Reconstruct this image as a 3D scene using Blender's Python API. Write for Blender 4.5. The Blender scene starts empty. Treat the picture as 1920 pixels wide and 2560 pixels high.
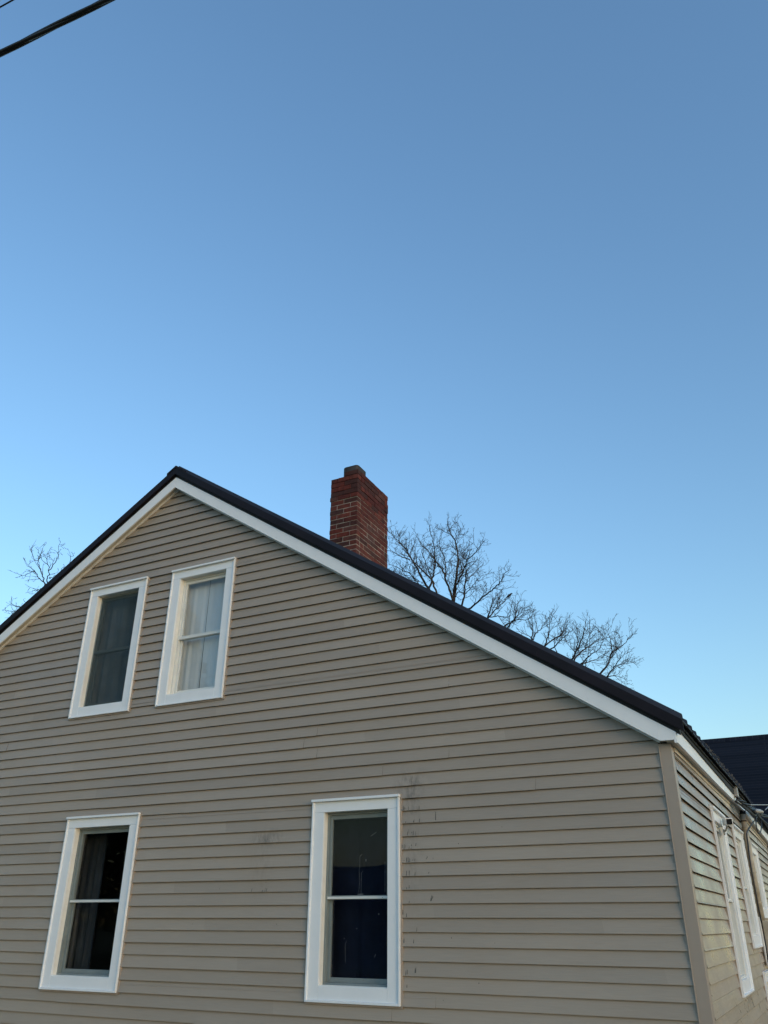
import bpy, bmesh, math, random
from mathutils import Vector, Matrix
rad = math.radians
sc = bpy.context.scene
COL = sc.collection
random.seed(7)

# ------------------------------------------------------------------ camera
cam_d = bpy.data.cameras.new("camera")
cam = bpy.data.objects.new("camera", cam_d)
COL.objects.link(cam)
YAW, PIT, ROLL = -0.4741, 0.4729, 0.0045
fwd = Vector((math.sin(YAW) * math.cos(PIT), math.cos(YAW) * math.cos(PIT), math.sin(PIT)))
rgt = Vector((math.cos(YAW), -math.sin(YAW), 0.0))
upv = rgt.cross(fwd)
r2 = math.cos(ROLL) * rgt + math.sin(ROLL) * upv
u2 = -math.sin(ROLL) * rgt + math.cos(ROLL) * upv
mw = Matrix((r2, u2, -fwd)).transposed().to_4x4()
mw.translation = Vector((0.9583, -6.7454, 1.6))
cam.matrix_world = mw
cam_d.sensor_fit = 'VERTICAL'
cam_d.sensor_height = 36.0
cam_d.sensor_width = 27.0
cam_d.lens = 2015.9 / 2560 * 36.0
cam_d.clip_start = 0.05
cam_d.clip_end = 2000
sc.camera = cam

# ------------------------------------------------------------------ sky, sun, exposure
SUN_EL, SUN_AZ = 11.0, 118.0          # the sun is just going down, off to the right of the house
wd = bpy.data.worlds.new("World")
sc.world = wd
wd.use_nodes = True
wn = wd.node_tree
wn.nodes.clear()
sky = wn.nodes.new("ShaderNodeTexSky")
sky.sky_type = 'NISHITA'
sky.sun_disc = False
sky.sun_elevation = rad(SUN_EL)
sky.sun_rotation = rad(SUN_AZ)
sky.altitude = 100
sky.air_density = 1.5
sky.dust_density = 1.1
sky.ozone_density = 4.15
bg = wn.nodes.new("ShaderNodeBackground")
bg.inputs["Strength"].default_value = 0.05
wo = wn.nodes.new("ShaderNodeOutputWorld")
wn.links.new(sky.outputs[0], bg.inputs[0])
wn.links.new(bg.outputs[0], wo.inputs[0])

sun_d = bpy.data.lights.new("sun", 'SUN')
sun_d.energy = 0.03
sun_d.angle = rad(20)
sun_d.color = (1.0, 0.80, 0.56)
sun = bpy.data.objects.new("sun", sun_d)
COL.objects.link(sun)
sd = Vector((math.sin(rad(SUN_AZ)) * math.cos(rad(SUN_EL)), math.cos(rad(SUN_AZ)) * math.cos(rad(SUN_EL)), math.sin(rad(SUN_EL))))
sun.rotation_euler = sd.to_track_quat('Z', 'Y').to_euler()
sun.location = (30, 0, 20)

sc.view_settings.view_transform = 'Standard'
sc.view_settings.look = 'None'
sc.view_settings.exposure = 2.68
sc.view_settings.gamma = 1.0
sc.render.engine = 'CYCLES'
sc.cycles.max_bounces = 8
sc.cycles.transparent_max_bounces = 16

# ------------------------------------------------------------------ materials
MATS = {}

def new_mat(name):
    m = bpy.data.materials.new(name)
    m.use_nodes = True
    nt = m.node_tree
    b = nt.nodes["Principled BSDF"]
    MATS[name] = m
    return m, nt, b

def nd(nt, typ, **kw):
    n = nt.nodes.new(typ)
    for k, v in kw.items():
        setattr(n, k, v)
    return n

def math_n(nt, op, a, b=None, c=None):
    n = nd(nt, "ShaderNodeMath", operation=op)
    for i, v in enumerate((a, b, c)):
        if v is None: continue
        if isinstance(v, (int, float)): n.inputs[i].default_value = v
        else: nt.links.new(v, n.inputs[i])
    return n.outputs[0]

def noise(nt, vec, scale, detail=3, rough=.5):
    n = nd(nt, "ShaderNodeTexNoise")
    n.inputs["Scale"].default_value = scale
    n.inputs["Detail"].default_value = detail
    n.inputs["Roughness"].default_value = rough
    nt.links.new(vec, n.inputs["Vector"])
    return n.outputs[0]

def mapping(nt, vec, sc_):
    n = nd(nt, "ShaderNodeMapping")
    n.inputs["Scale"].default_value = sc_
    nt.links.new(vec, n.inputs["Vector"])
    return n.outputs[0]

def ramp(nt, fac, stops):
    n = nd(nt, "ShaderNodeValToRGB")
    el = n.color_ramp.elements
    while len(el) < len(stops): el.new(0.5)
    for e, (p, c) in zip(el, stops):
        e.position = p
        e.color = (c[0], c[1], c[2], 1)
    nt.links.new(fac, n.inputs[0])
    return n.outputs[0]

def mixc(nt, fac, a, b, mode='MIX'):
    n = nd(nt, "ShaderNodeMix", data_type='RGBA', blend_type=mode)
    for sock, v in ((n.inputs[0], fac), (n.inputs[6], a), (n.inputs[7], b)):
        if isinstance(v, (int, float)): sock.default_value = v
        elif isinstance(v, tuple): sock.default_value = (v[0], v[1], v[2], 1)
        else: nt.links.new(v, sock)
    return n.outputs[2]

def bump(nt, b, h, strength, dist, prev=None):
    n = nd(nt, "ShaderNodeBump")
    n.inputs["Strength"].default_value = strength
    n.inputs["Distance"].default_value = dist
    nt.links.new(h, n.inputs["Height"])
    if prev is not None: nt.links.new(prev, n.inputs["Normal"])
    nt.links.new(n.outputs[0], b.inputs["Normal"])
    return n.outputs[0]

def plain(name, col, rough=.5, var=.12, scale=6.0, spec=.5, metal=0.0, bmp=0.0, bscale=60.0):
    m, nt, b = new_mat(name)
    tc = nd(nt, "ShaderNodeTexCoord").outputs["Object"]
    f = noise(nt, tc, scale, 4, .6)
    lo = tuple(max(0, c * (1 - var)) for c in col)
    hi = tuple(min(1, c * (1 + var)) for c in col)
    nt.links.new(ramp(nt, f, [(.3, lo), (.7, hi)]), b.inputs["Base Color"])
    b.inputs["Roughness"].default_value = rough
    b.inputs["Specular IOR Level"].default_value = spec
    b.inputs["Metallic"].default_value = metal
    if bmp > 0:
        bump(nt, b, noise(nt, tc, bscale, 3), bmp, .004)
    return m

def vinyl(name, col, rough, wavy=.2):
    """taupe vinyl siding: fine embossed grain, slow waviness, per-panel tint, soot smudges"""
    m, nt, b = new_mat(name)
    tc = nd(nt, "ShaderNodeTexCoord").outputs["Object"]
    sep = nd(nt, "ShaderNodeSeparateXYZ")
    nt.links.new(tc, sep.inputs[0])
    u = math_n(nt, 'ADD', sep.outputs[0], sep.outputs[1])
    cmb = nd(nt, "ShaderNodeCombineXYZ")
    nt.links.new(u, cmb.inputs[0])
    nt.links.new(sep.outputs[2], cmb.inputs[2])
    uz = cmb.outputs[0]
    big = noise(nt, mapping(nt, uz, (.5, 1, 1.1)), 1.3, 4, .6)
    grain = noise(nt, mapping(nt, uz, (5, 1, 110)), 1.0, 3, .6)
    # one tint per course
    row = math_n(nt, 'FLOOR', math_n(nt, 'DIVIDE', math_n(nt, 'SUBTRACT', sep.outputs[2], .085), .1045))
    pan = math_n(nt, 'FLOOR', math_n(nt, 'ADD', math_n(nt, 'DIVIDE', u, 3.7), math_n(nt, 'MULTIPLY', row, .37)))
    c2 = nd(nt, "ShaderNodeCombineXYZ")
    nt.links.new(row, c2.inputs[0]); nt.links.new(pan, c2.inputs[1])
    wn_ = nd(nt, "ShaderNodeTexWhiteNoise")
    nt.links.new(c2.outputs[0], wn_.inputs["Vector"])
    col1 = ramp(nt, big, [(.25, tuple(c * .93 for c in col)), (.75, tuple(c * 1.06 for c in col))])
    col2 = mixc(nt, .07, col1, wn_.outputs["Value"], 'OVERLAY')
    gcol = ramp(nt, grain, [(.3, (.95, .95, .95)), (.7, (1.03, 1.03, 1.03))])
    col3 = mixc(nt, 1.0, col2, gcol, 'MULTIPLY')
    # soot and mildew smudges beside the lower window
    tot = None
    for cx, cz, sx, sz, amt in ((-2.235, 2.70, .12, .10, .75), (-2.22, 2.60, .07, .07, .8), (-2.25, 2.50, .10, .06, .6), (-3.72, 2.31, .14, .06, .95), (-2.22, 2.2, .09, .5, .25), (-3.78, 2.1, .13, .25, .18)):
        dx = math_n(nt, 'DIVIDE', math_n(nt, 'SUBTRACT', u, cx), sx)
        dz = math_n(nt, 'DIVIDE', math_n(nt, 'SUBTRACT', sep.outputs[2], cz), sz)
        d2 = math_n(nt, 'ADD', math_n(nt, 'MULTIPLY', dx, dx), math_n(nt, 'MULTIPLY', dz, dz))
        g = math_n(nt, 'MULTIPLY', math_n(nt, 'POWER', 2.718, math_n(nt, 'MULTIPLY', d2, -1.0)), amt)
        tot = g if tot is None else math_n(nt, 'MAXIMUM', tot, g)
    br = noise(nt, mapping(nt, uz, (22, 1, 9)), 1.0, 5, .7)
    sm = nd(nt, "ShaderNodeMapRange")
    sm.inputs[1].default_value = .42; sm.inputs[2].default_value = .66
    nt.links.new(br, sm.inputs[0])
    fac = math_n(nt, 'MULTIPLY', tot, sm.outputs[0])
    col4 = mixc(nt, fac, col3, (.065, .06, .053))
    nt.links.new(col4, b.inputs["Base Color"])
    b.inputs["Roughness"].default_value = rough
    b.inputs["Specular IOR Level"].default_value = .5
    wav = noise(nt, mapping(nt, uz, (1.6, 1, 5)), 1.0, 3, .55)
    wood = noise(nt, mapping(nt, uz, (9, 1, 40)), 1.0, 4, .6)
    p = bump(nt, b, wav, wavy, .006)
    p = bump(nt, b, wood, .35, .003, p)
    bump(nt, b, grain, .2, .001, p)
    pr_ = noise(nt, mapping(nt, uz, (1.1, 1, 2.2)), 1.0, 5, .65)
    mr = nd(nt, "ShaderNodeMapRange")
    mr.inputs[1].default_value = .35; mr.inputs[2].default_value = .65
    mr.inputs[3].default_value = rough - .10; mr.inputs[4].default_value = rough + .22
    nt.links.new(pr_, mr.inputs[0]); nt.links.new(mr.outputs[0], b.inputs["Roughness"])
    return m

vinyl("vinyl_siding", (.356, .296, .236), .40)
vinyl("glossy_siding", (.355, .292, .232), .28, .12)
MATS["glossy_siding"].node_tree.nodes["Principled BSDF"].inputs["Specular IOR Level"].default_value = .5
plain("corner_vinyl", (.36, .295, .24), .42, .05, 3)
plain("soffit_paint", (.60, .555, .47), .5, .10, 4)
m_, nt_, b_ = new_mat("white_trim")
tc_ = nd(nt_, "ShaderNodeTexCoord").outputs["Object"]
n1 = noise(nt_, tc_, 5, 5, .6)
n2 = noise(nt_, mapping(nt_, tc_, (3, 3, 1.2)), 14, 4, .7)
c_ = ramp(nt_, n1, [(.3, (.81, .83, .845)), (.7, (.86, .875, .885))])
d_ = ramp(nt_, n2, [(.62, (1, 1, 1)), (.80, (.90, .88, .84))])
nt_.links.new(mixc(nt_, 1.0, c_, d_, 'MULTIPLY'), b_.inputs["Base Color"])
b_.inputs["Roughness"].default_value = .38
bump(nt_, b_, noise(nt_, mapping(nt_, tc_, (5, 5, 5)), 30, 3, .6), .18, .002)
plain("cream_jamb", (.80, .785, .73), .45, .06, 9)
plain("storm_frame", (.20, .235, .235), .4, .08, 10)
plain("sash_white", (.70, .71, .68), .4, .06, 10)
plain("dark_metal", (.012, .0095, .014), .55, .25, 2.2, .18, 0, .12, 2.5)
plain("dark_gap", (.013, .0135, .013), .7, .2, 5)
plain("roof_metal", (.016, .014, .02), .45, .2, 3)
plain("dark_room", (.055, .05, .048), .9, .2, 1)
plain("mortar", (.33, .295, .255), .9, .55, 7, .2)
for i, c in enumerate([(.118, .027, .019), (.088, .021, .016), (.135, .034, .024), (.062, .023, .019), (.10, .038, .031)]):
    m_, nt_, b_ = new_mat("brick_%s" % "abcde"[i])
    tc_ = nd(nt_, "ShaderNodeTexCoord").outputs["Object"]
    f1 = noise(nt_, tc_, 18, 5, .65)
    f2 = noise(nt_, tc_, 2.2, 4, .6)
    ca = ramp(nt_, f1, [(.28, tuple(x * .6 for x in c)), (.72, tuple(x * 1.3 for x in c))])
    cb = ramp(nt_, f2, [(.5, (0, 0, 0)), (.75, (1, 1, 1))])
    nt_.links.new(mixc(nt_, math_n(nt_, 'MULTIPLY', cb, .45), ca, (.075, .055, .05)), b_.inputs["Base Color"])
    b_.inputs["Roughness"].default_value = .85
    b_.inputs["Specular IOR Level"].default_value = .25
    bump(nt_, b_, f1, .5, .006)
plain("flue_clay", (.05, .045, .045), .8, .4, 8, .3)
plain("bark", (.060, .050, .042), .9, .45, 5, .2)
plain("twig_bark", (.050, .042, .036), .9, .3, 4, .2)
plain("black_rubber", (.012, .012, .014), .45, .2, 20)
plain("grey_metal", (.35, .35, .34), .45, .15, 20)
plain("beige_paint", (.43, .37, .28), .55, .28, 10)
plain("white_plastic", (.78, .78, .76), .35, .04, 10)
plain("black_gloss", (.01, .01, .012), .15, .1, 10)
plain("stain", (.085, .08, .07), .9, .35, 30, .2)
plain("splash", (.15, .16, .165), .9, .3, 40, .2)
plain("navy_cloth", (.008, .012, .025), .9, .25, 6, .1)
plain("grey_cloth", (.032, .037, .040), .9, .2, 6, .1)
plain("dim_cloth", (.34, .37, .39), .9, .2, 5, .1)
plain("grass_green", (.15, .14, .085), .95, .4, 2, .1, 0, .5, 12)
plain("asphalt", (.11, .11, .11), .9, .25, 4, .2, 0, .3, 60)
plain("concrete", (.33, .32, .30), .9, .15, 4, .2)
plain("house_clapboard", (.42, .42, .40), .7, .08, 3)
plain("brown_clapboard", (.10, .075, .06), .7, .08, 3)
plain("needle_green", (.035, .055, .035), .9, .4, 3, .1)
plain("slot_shade", (.012, .012, .011), .9, .2, 5, .1)  # near-black colour that paints shade into the siding lap slots
plain("dry_litter", (.16, .15, .13), .9, .3, 20, .1)
plain("bird_black", (.015, .015, .018), .6, .2, 20)

m_, nt_, b_ = new_mat("sheer_cloth")          # white curtain cloth that lets some light through
tc_ = nd(nt_, "ShaderNodeTexCoord").outputs["Object"]
b_.inputs["Base Color"].default_value = (.88, .91, .89, 1)
b_.inputs["Roughness"].default_value = .9
b_.inputs["Specular IOR Level"].default_value = .1
tl = nd(nt_, "ShaderNodeBsdfTranslucent")
tl.inputs[0].default_value = (.8, .83, .84, 1)
mx = nd(nt_, "ShaderNodeMixShader")
mx.inputs[0].default_value = .25
nt_.links.new(b_.outputs[0], mx.inputs[1]); nt_.links.new(tl.outputs[0], mx.inputs[2])
nt_.links.new(mx.outputs[0], nt_.nodes["Material Output"].inputs[0])

def glass(name, ior):
    m_, nt_, b_ = new_mat(name)         # thin clear glass: see-through plus a fresnel mirror
    nt_.nodes.remove(b_)
    fr = nd(nt_, "ShaderNodeFresnel")
    gm = nd(nt_, "ShaderNodeNewGeometry")           # same mirror strength on both faces of the sheet
    nt_.links.new(math_n(nt_, 'SUBTRACT', ior, math_n(nt_, 'MULTIPLY', gm.outputs["Backfacing"], ior - 1 / ior)), fr.inputs[0])
    tr = nd(nt_, "ShaderNodeBsdfTransparent"); tr.inputs[0].default_value = (.94, .95, .96, 1)
    gl = nd(nt_, "ShaderNodeBsdfGlossy"); gl.inputs["Roughness"].default_value = .015
    tcg = nd(nt_, "ShaderNodeTexCoord").outputs["Object"]
    bn = nd(nt_, "ShaderNodeBump"); bn.inputs["Strength"].default_value = .25; bn.inputs["Distance"].default_value = .004
    nt_.links.new(noise(nt_, tcg, 2.2, 1), bn.inputs["Height"])
    nt_.links.new(bn.outputs[0], gl.inputs["Normal"])
    mx = nd(nt_, "ShaderNodeMixShader")
    nt_.links.new(fr.outputs[0], mx.inputs[0]); nt_.links.new(tr.outputs[0], mx.inputs[1]); nt_.links.new(gl.outputs[0], mx.inputs[2])
    nt_.links.new(mx.outputs[0], nt_.nodes["Material Output"].inputs[0])
glass("window_glass", 1.25)
glass("old_window_glass", 1.52)

m_, nt_, b_ = new_mat("insect_screen")
nt_.nodes.remove(b_)
df = nd(nt_, "ShaderNodeBsdfDiffuse"); df.inputs[0].default_value = (.058, .085, .094, 1)
tr = nd(nt_, "ShaderNodeBsdfTransparent")
mx = nd(nt_, "ShaderNodeMixShader"); mx.inputs[0].default_value = .36
nt_.links.new(tr.outputs[0], mx.inputs[1]); nt_.links.new(df.outputs[0], mx.inputs[2])
nt_.links.new(mx.outputs[0], nt_.nodes["Material Output"].inputs[0])

m_, nt_, b_ = new_mat("shingles")             # blue-black asphalt shingles, courses from the mesh's own UVs (metres)
uv = nd(nt_, "ShaderNodeTexCoord").outputs["UV"]
bk = nd(nt_, "ShaderNodeTexBrick")
bk.offset = .37
bk.inputs["Scale"].default_value = 1.0
bk.inputs["Brick Width"].default_value = 60.0
bk.inputs["Row Height"].default_value = .145
bk.inputs["Mortar Size"].default_value = .009
bk.inputs["Mortar Smooth"].default_value = .3
bk.inputs["Bias"].default_value = 0
bk.inputs["Color1"].default_value = (.007, .009, .015, 1)
bk.inputs["Color2"].default_value = (.013, .015, .023, 1)
bk.inputs["Mortar"].default_value = (.026, .027, .031, 1)
nt_.links.new(uv, bk.inputs["Vector"])
gr = noise(nt_, uv, 60, 3, .7)
nt_.links.new(mixc(nt_, 1.0, bk.outputs[0], ramp(nt_, gr, [(.3, (.6, .6, .6)), (.7, (1.3, 1.3, 1.3))]), 'MULTIPLY'), b_.inputs["Base Color"])
b_.inputs["Roughness"].default_value = .9
b_.inputs["Specular IOR Level"].default_value = .12
bump(nt_, b_, gr, .4, .01)

# ------------------------------------------------------------------ mesh helpers
class MB:
    def __init__(self):
        self.v = []; self.f = []; self.m = []; self.uv = {}
    def face(self, pts, mi=0):
        k = len(self.v)
        self.v += [tuple(p) for p in pts]
        self.f.append(tuple(range(k, k + len(pts)))); self.m.append(mi)
    def solid(self, pts8, mi=0):
        """hexahedron: bottom ring of four, top ring of four"""
        k = len(self.v)
        self.v += [tuple(p) for p in pts8]
        for q in ((3, 2, 1, 0), (4, 5, 6, 7), (0, 1, 5, 4), (1, 2, 6, 5), (2, 3, 7, 6), (3, 0, 4, 7)):
            self.f.append(tuple(k + i for i in q)); self.m.append(mi)
    def box(self, a, b, mi=0, M=None):
        x0, y0, z0 = a; x1, y1, z1 = b
        p = [(x0, y0, z0), (x1, y0, z0), (x1, y1, z0), (x0, y1, z0), (x0, y0, z1), (x1, y0, z1), (x1, y1, z1), (x0, y1, z1)]
        if M: p = [M(*q) for q in p]
        self.solid(p, mi)
    def prism(self, ring, vec, mi=0):
        k = len(self.v); n = len(ring)
        self.v += [tuple(p) for p in ring] + [tuple(Vector(p) + Vector(vec)) for p in ring]
        self.f.append(tuple(range(k + n - 1, k - 1, -1))); self.m.append(mi)
        self.f.append(tuple(range(k + n, k + 2 * n))); self.m.append(mi)
        for i in range(n):
            j = (i + 1) % n
            self.f.append((k + i, k + j, k + n + j, k + n + i)); self.m.append(mi)
    def tube(self, path, rads, sides=6, mi=0, cap=True):
        P = [Vector(p) for p in path]; n = len(P)
        if n < 2: return
        if isinstance(rads, (int, float)): rads = [rads] * n
        k0 = len(self.v)
        t = (P[1] - P[0]).normalized()
        a = t.orthogonal().normalized()
        for i in range(n):
            t = (P[min(i + 1, n - 1)] - P[max(i - 1, 0)])
            t = t.normalized() if t.length > 1e-9 else Vector((0, 0, 1))
            a = (a - t * a.dot(t))
            a = a.normalized() if a.length > 1e-6 else t.orthogonal().normalized()
            b = t.cross(a)
            for s in range(sides):
                g = 2 * math.pi * s / sides
                self.v.append(tuple(P[i] + rads[i] * (math.cos(g) * a + math.sin(g) * b)))
        for i in range(n - 1):
            for s in range(sides):
                s2 = (s + 1) % sides
                self.f.append((k0 + i * sides + s, k0 + i * sides + s2, k0 + (i + 1) * sides + s2, k0 + (i + 1) * sides + s)); self.m.append(mi)
        if cap:
            self.f.append(tuple(k0 + s for s in range(sides - 1, -1, -1))); self.m.append(mi)
            self.f.append(tuple(k0 + (n - 1) * sides + s for s in range(sides))); self.m.append(mi)
    def build(self, name, mats, parent=None, bevel=0.0, smooth=False, fix=True, uv=None, solidify=0):
        me = bpy.data.meshes.new(name)
        me.from_pydata(self.v, [], self.f)
        if isinstance(mats, str): mats = [mats]
        for x in mats: me.materials.append(MATS[x])
        me.polygons.foreach_set("material_index", self.m)
        if uv:
            lay = me.uv_layers.new(name="UVMap")
            for lp in me.loops:
                lay.data[lp.index].uv = uv(Vector(self.v[lp.vertex_index]))
        bm = bmesh.new(); bm.from_mesh(me)
        if fix: bmesh.ops.recalc_face_normals(bm, faces=bm.faces)
        if bevel > 0:
            es = [e for e in bm.edges if len(e.link_faces) == 2 and e.calc_face_angle(0) > .5]
            bmesh.ops.bevel(bm, geom=es, offset=bevel, segments=2, affect='EDGES', profile=.6, clamp_overlap=True)
        bm.to_mesh(me); bm.free()
        if smooth: me.polygons.foreach_set("use_smooth", [True] * len(me.polygons))
        me.update()
        o = bpy.data.objects.new(name, me)
        COL.objects.link(o)
        if parent is not None:
            o.parent = parent
            o.matrix_parent_inverse = parent.matrix_world.inverted() if False else Matrix.Translation(-parent.location)
        return o

def thing(name, label, cat, loc=(0, 0, 0), group=None):
    o = bpy.data.objects.new(name, None)
    o.empty_display_size = .2
    COL.objects.link(o)
    o.location = loc
    return tag(o, label, cat, group)

def tag(o, label, cat, group=None):
    o["label"] = label; o["category"] = cat
    if group: o["group"] = group
    return o

FM = lambda u, z, n: (u, -n, z)          # gable wall, facing the street
SM = lambda u, z, n: (n, u, z)           # eave wall, facing right

# ------------------------------------------------------------------ numbers of the house (metres)
RX, RZ = -5.372, 6.433                    # ridge: x, height of the lower edge of the rake board
SR, SL = .667, .632                       # roof slopes right and left of the ridge
LEFT = -10.95                             # left corner of the house
DEPTH = 9.45
COURSE, Z0 = .1045, 2.175 - 20 * .1045    # siding course and the lowest butt line
def line(x, w=0.0):
    return RZ + w - (SR * (x - RX) if x > RX else SL * (RX - x))
EAVE = [(-.2, 0), (2.4, .020), (5.0, .062), (8.3, .0), (9.6, -.02)]
def hump(y):
    if y <= EAVE[0][0]: return EAVE[0][1]
    for (a, p), (b, q) in zip(EAVE, EAVE[1:]):
        if y <= b:
            t = (y - a) / (b - a)
            return p + (q - p) * t
    return EAVE[-1][1]

house = thing("house", "taupe sided gable house with white window trim, dark metal roof and a red brick chimney", "house", (-5, 4.7, 0))

# ------------------------------------------------------------------ siding
def siding(M, u0, u1, ztop, holes, name, umin=None, umax=None, seams=True, stains=()):
    mb = MB(); rng = random.Random(len(name) * 31 + int(abs(u1) * 10))
    k = 0
    while True:
        zb = Z0 + COURSE * k
        k += 1
        if zb > ztop: break
        zt = zb + COURSE
        prof = lambda z: .020 - .018 * (z - zb) / COURSE
        br = [zb, zt]
        for h in holes:
            for z in (h[2], h[3]):
                if zb < z < zt: br.append(z)
        if umin: 
            pk = line(RX, .04)
            if zb < pk < zt: br.append(pk - .002)
        br = sorted(br)
        off = rng.uniform(0, 3.6)
        for a, b in zip(br, br[1:]):
            L = (umin(a) if umin else u0, umin(b) if umin else u0)
            R_ = (umax(a) if umax else u1, umax(b) if umax else u1)
            if R_[0] - L[0] < .01: continue
            if R_[1] < L[1]: 
                c = (L[1] + R_[1]) / 2; L = (L[0], c); R_ = (R_[0], c)
            cuts = []
            for h in holes:
                if h[2] < (a + b) / 2 < h[3]: cuts.append((h[0], h[1]))
            cuts.sort()
            segs = []; cur = None
            edges = [("L", None)]
            left = L
            for c0, c1 in cuts:
                segs.append((left, (c0, c0))); left = (c1, c1)
            segs.append((left, R_))
            for s0, s1 in segs:
                if s1[0] - s0[0] < .004: continue
                # lap seams every 3.66 m
                sub = []; cur = s0
                if seams:
                    x = u0 - 3.66 + off
                    while x < u1:
                        if max(cur) + .1 < x < min(s1) - .1:
                            sub.append((cur, (x, x))); cur = (x, x)
                        x += 3.66
                sub.append((cur, s1))
                for i, (q0, q1) in enumerate(sub):
                    dn = .0042 * (int((q0[0] + 50 - off) / 3.66) % 2)
                    na, nb = prof(a) + dn, prof(b) + dn * .3
                    dz = -dn * .6
                    za = a + dz
                    zf = b - .0045 if b == zt else b
                    mb.face([M(q0[0], za, na), M(q1[0], za, na), M(q1[1], zf, nb), M(q0[1], zf, nb)])
                    if b == zt:                              # the hem under the next course: an open, deep slot
                        mb.face([M(q0[1], zf, nb), M(q1[1], zf, nb), M(q1[1], zf - .004, -.022), M(q0[1], zf - .004, -.022)])
                    if a == zb:
                        A_, B_ = q0[0], q1[0]
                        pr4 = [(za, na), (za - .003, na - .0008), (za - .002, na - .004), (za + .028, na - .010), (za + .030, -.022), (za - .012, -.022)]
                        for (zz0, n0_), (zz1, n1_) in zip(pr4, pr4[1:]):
                            mb.face([M(A_, zz0, n0_), M(A_, zz1, n1_), M(B_, zz1, n1_), M(B_, zz0, n0_)], 0 if zz1 < za - .0025 else 2)  # underside of each lap coloured near-black to darken its shadow line
    for (u, row, z_off, h, w, lean) in stains:           # narrow drip marks hanging at the butt lines
        zb = Z0 + COURSE * row + z_off
        base = Z0 + COURSE * row
        pr = lambda z: .020 - .018 * (z - base) / COURSE + .0012
        mb.face([M(u - w / 2, zb, pr(zb)), M(u + w / 2, zb, pr(zb)), M(u + lean + w / 3, zb + h, pr(zb + h)), M(u + lean - w / 3, zb + h, pr(zb + h))], 1)
    return mb.build(name, ["glossy_siding" if name == "side_wall" else "vinyl_siding", "stain", "slot_shade"], house, fix=False)

# windows: outer casing rectangle (u0,u1,z0,z1)
CAS = .12
W_FRONT = [("upper_left", -6.583, -5.679, 3.707, 5.315), ("upper_right", -5.288, -4.385, 3.710, 5.314),
           ("lower_left", -6.313, -5.306, 1.016, 2.620), ("lower_mid", -3.213, -2.322, 1.022, 2.625)]
W_SIDE = [("near", 1.965, 2.915, 1.045, 2.63), ("mid", 3.785, 4.80, 1.387, 2.636), ("far", 5.85, 6.75, 1.695, 2.602), ("low", 4.30, 5.10, .45, 1.15)]
def hole(w): return (w[1] + .07, w[2] - .07, w[3] + .07, w[4] - .07)

rs = random.Random(3)
stains = []
for row in range(9, 25):                                 # right of the lower window, every course
    dens = 1.0 if row > 17 else .55
    for cu in (-2.275, -2.215):
        for i in range(rs.randint(1, 5) if dens == 1.0 else rs.randint(0, 2)):
            stains.append((cu + rs.uniform(-.035, .04), row, .002 + rs.choice([0, 0, .008, .02]), rs.uniform(.008, .040), rs.uniform(.003, .0065), rs.uniform(-.003, .003)))
for u, row, z, h in ((-2.137, 23, .002, .03), (-2.137, 22, .002, .03), (-1.985, 22, .012, .07), (-2.08, 19, .02, .012), (-2.072, 19, .03, .012), (-2.06, 18, .015, .012), (-2.04, 16, .02, .04), (-2.046, 16, .015, .025), (-2.03, 16, .035, .02)):
    stains.append((u, row, z, h, .006, rs.uniform(-.004, .004)))
for row in (17, 18, 19, 20, 21):                         # left of the lower window
    for cu in (-3.86, -3.70):
        for i in range(rs.randint(1, 4)):
            stains.append((cu + rs.uniform(-.03, .03), row, .002, rs.uniform(.010, .036), rs.uniform(.004, .007), rs.uniform(.0, .004)))
for i in range(18):                                      # odd specks
    stains.append((rs.uniform(-4.6, -1.0), rs.randint(9, 22), rs.uniform(.02, .08), rs.uniform(.004, .010), rs.uniform(.004, .007), 0))

xl = lambda z: max(LEFT + .09, RX - (RZ + .04 - z) / SL)
xr = lambda z: min(-.07, RX + (RZ + .04 - z) / SR)
siding(FM, LEFT + .09, -.07, RZ + .04, [hole(w) for w in W_FRONT], "gable_wall", xl, xr, True, stains)
siding(SM, .118, DEPTH - .09, 2.84, [hole(w) for w in W_SIDE], "side_wall")
siding(lambda u, z, n: (LEFT - n, u, z), .1, DEPTH - .1, 2.84, [], "left_wall")
siding(lambda u, z, n: (u, DEPTH + n, z), LEFT + .09, -.07, RZ + .04, [], "rear_wall", xl, xr)

# foundation, inner shell
mb = MB()
mb.box((LEFT + .03, .03, -.2), (-.03, DEPTH - .03, Z0 + .02))
mb.build("foundation", "concrete", house)
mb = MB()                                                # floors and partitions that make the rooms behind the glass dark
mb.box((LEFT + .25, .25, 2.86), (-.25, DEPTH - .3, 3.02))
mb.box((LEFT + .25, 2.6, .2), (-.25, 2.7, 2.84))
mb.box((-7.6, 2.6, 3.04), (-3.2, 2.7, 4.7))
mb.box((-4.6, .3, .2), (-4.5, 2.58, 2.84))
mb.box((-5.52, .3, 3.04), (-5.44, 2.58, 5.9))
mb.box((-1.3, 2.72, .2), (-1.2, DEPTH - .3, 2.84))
mb.build("partition_wall", "dark_room", house)

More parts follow.
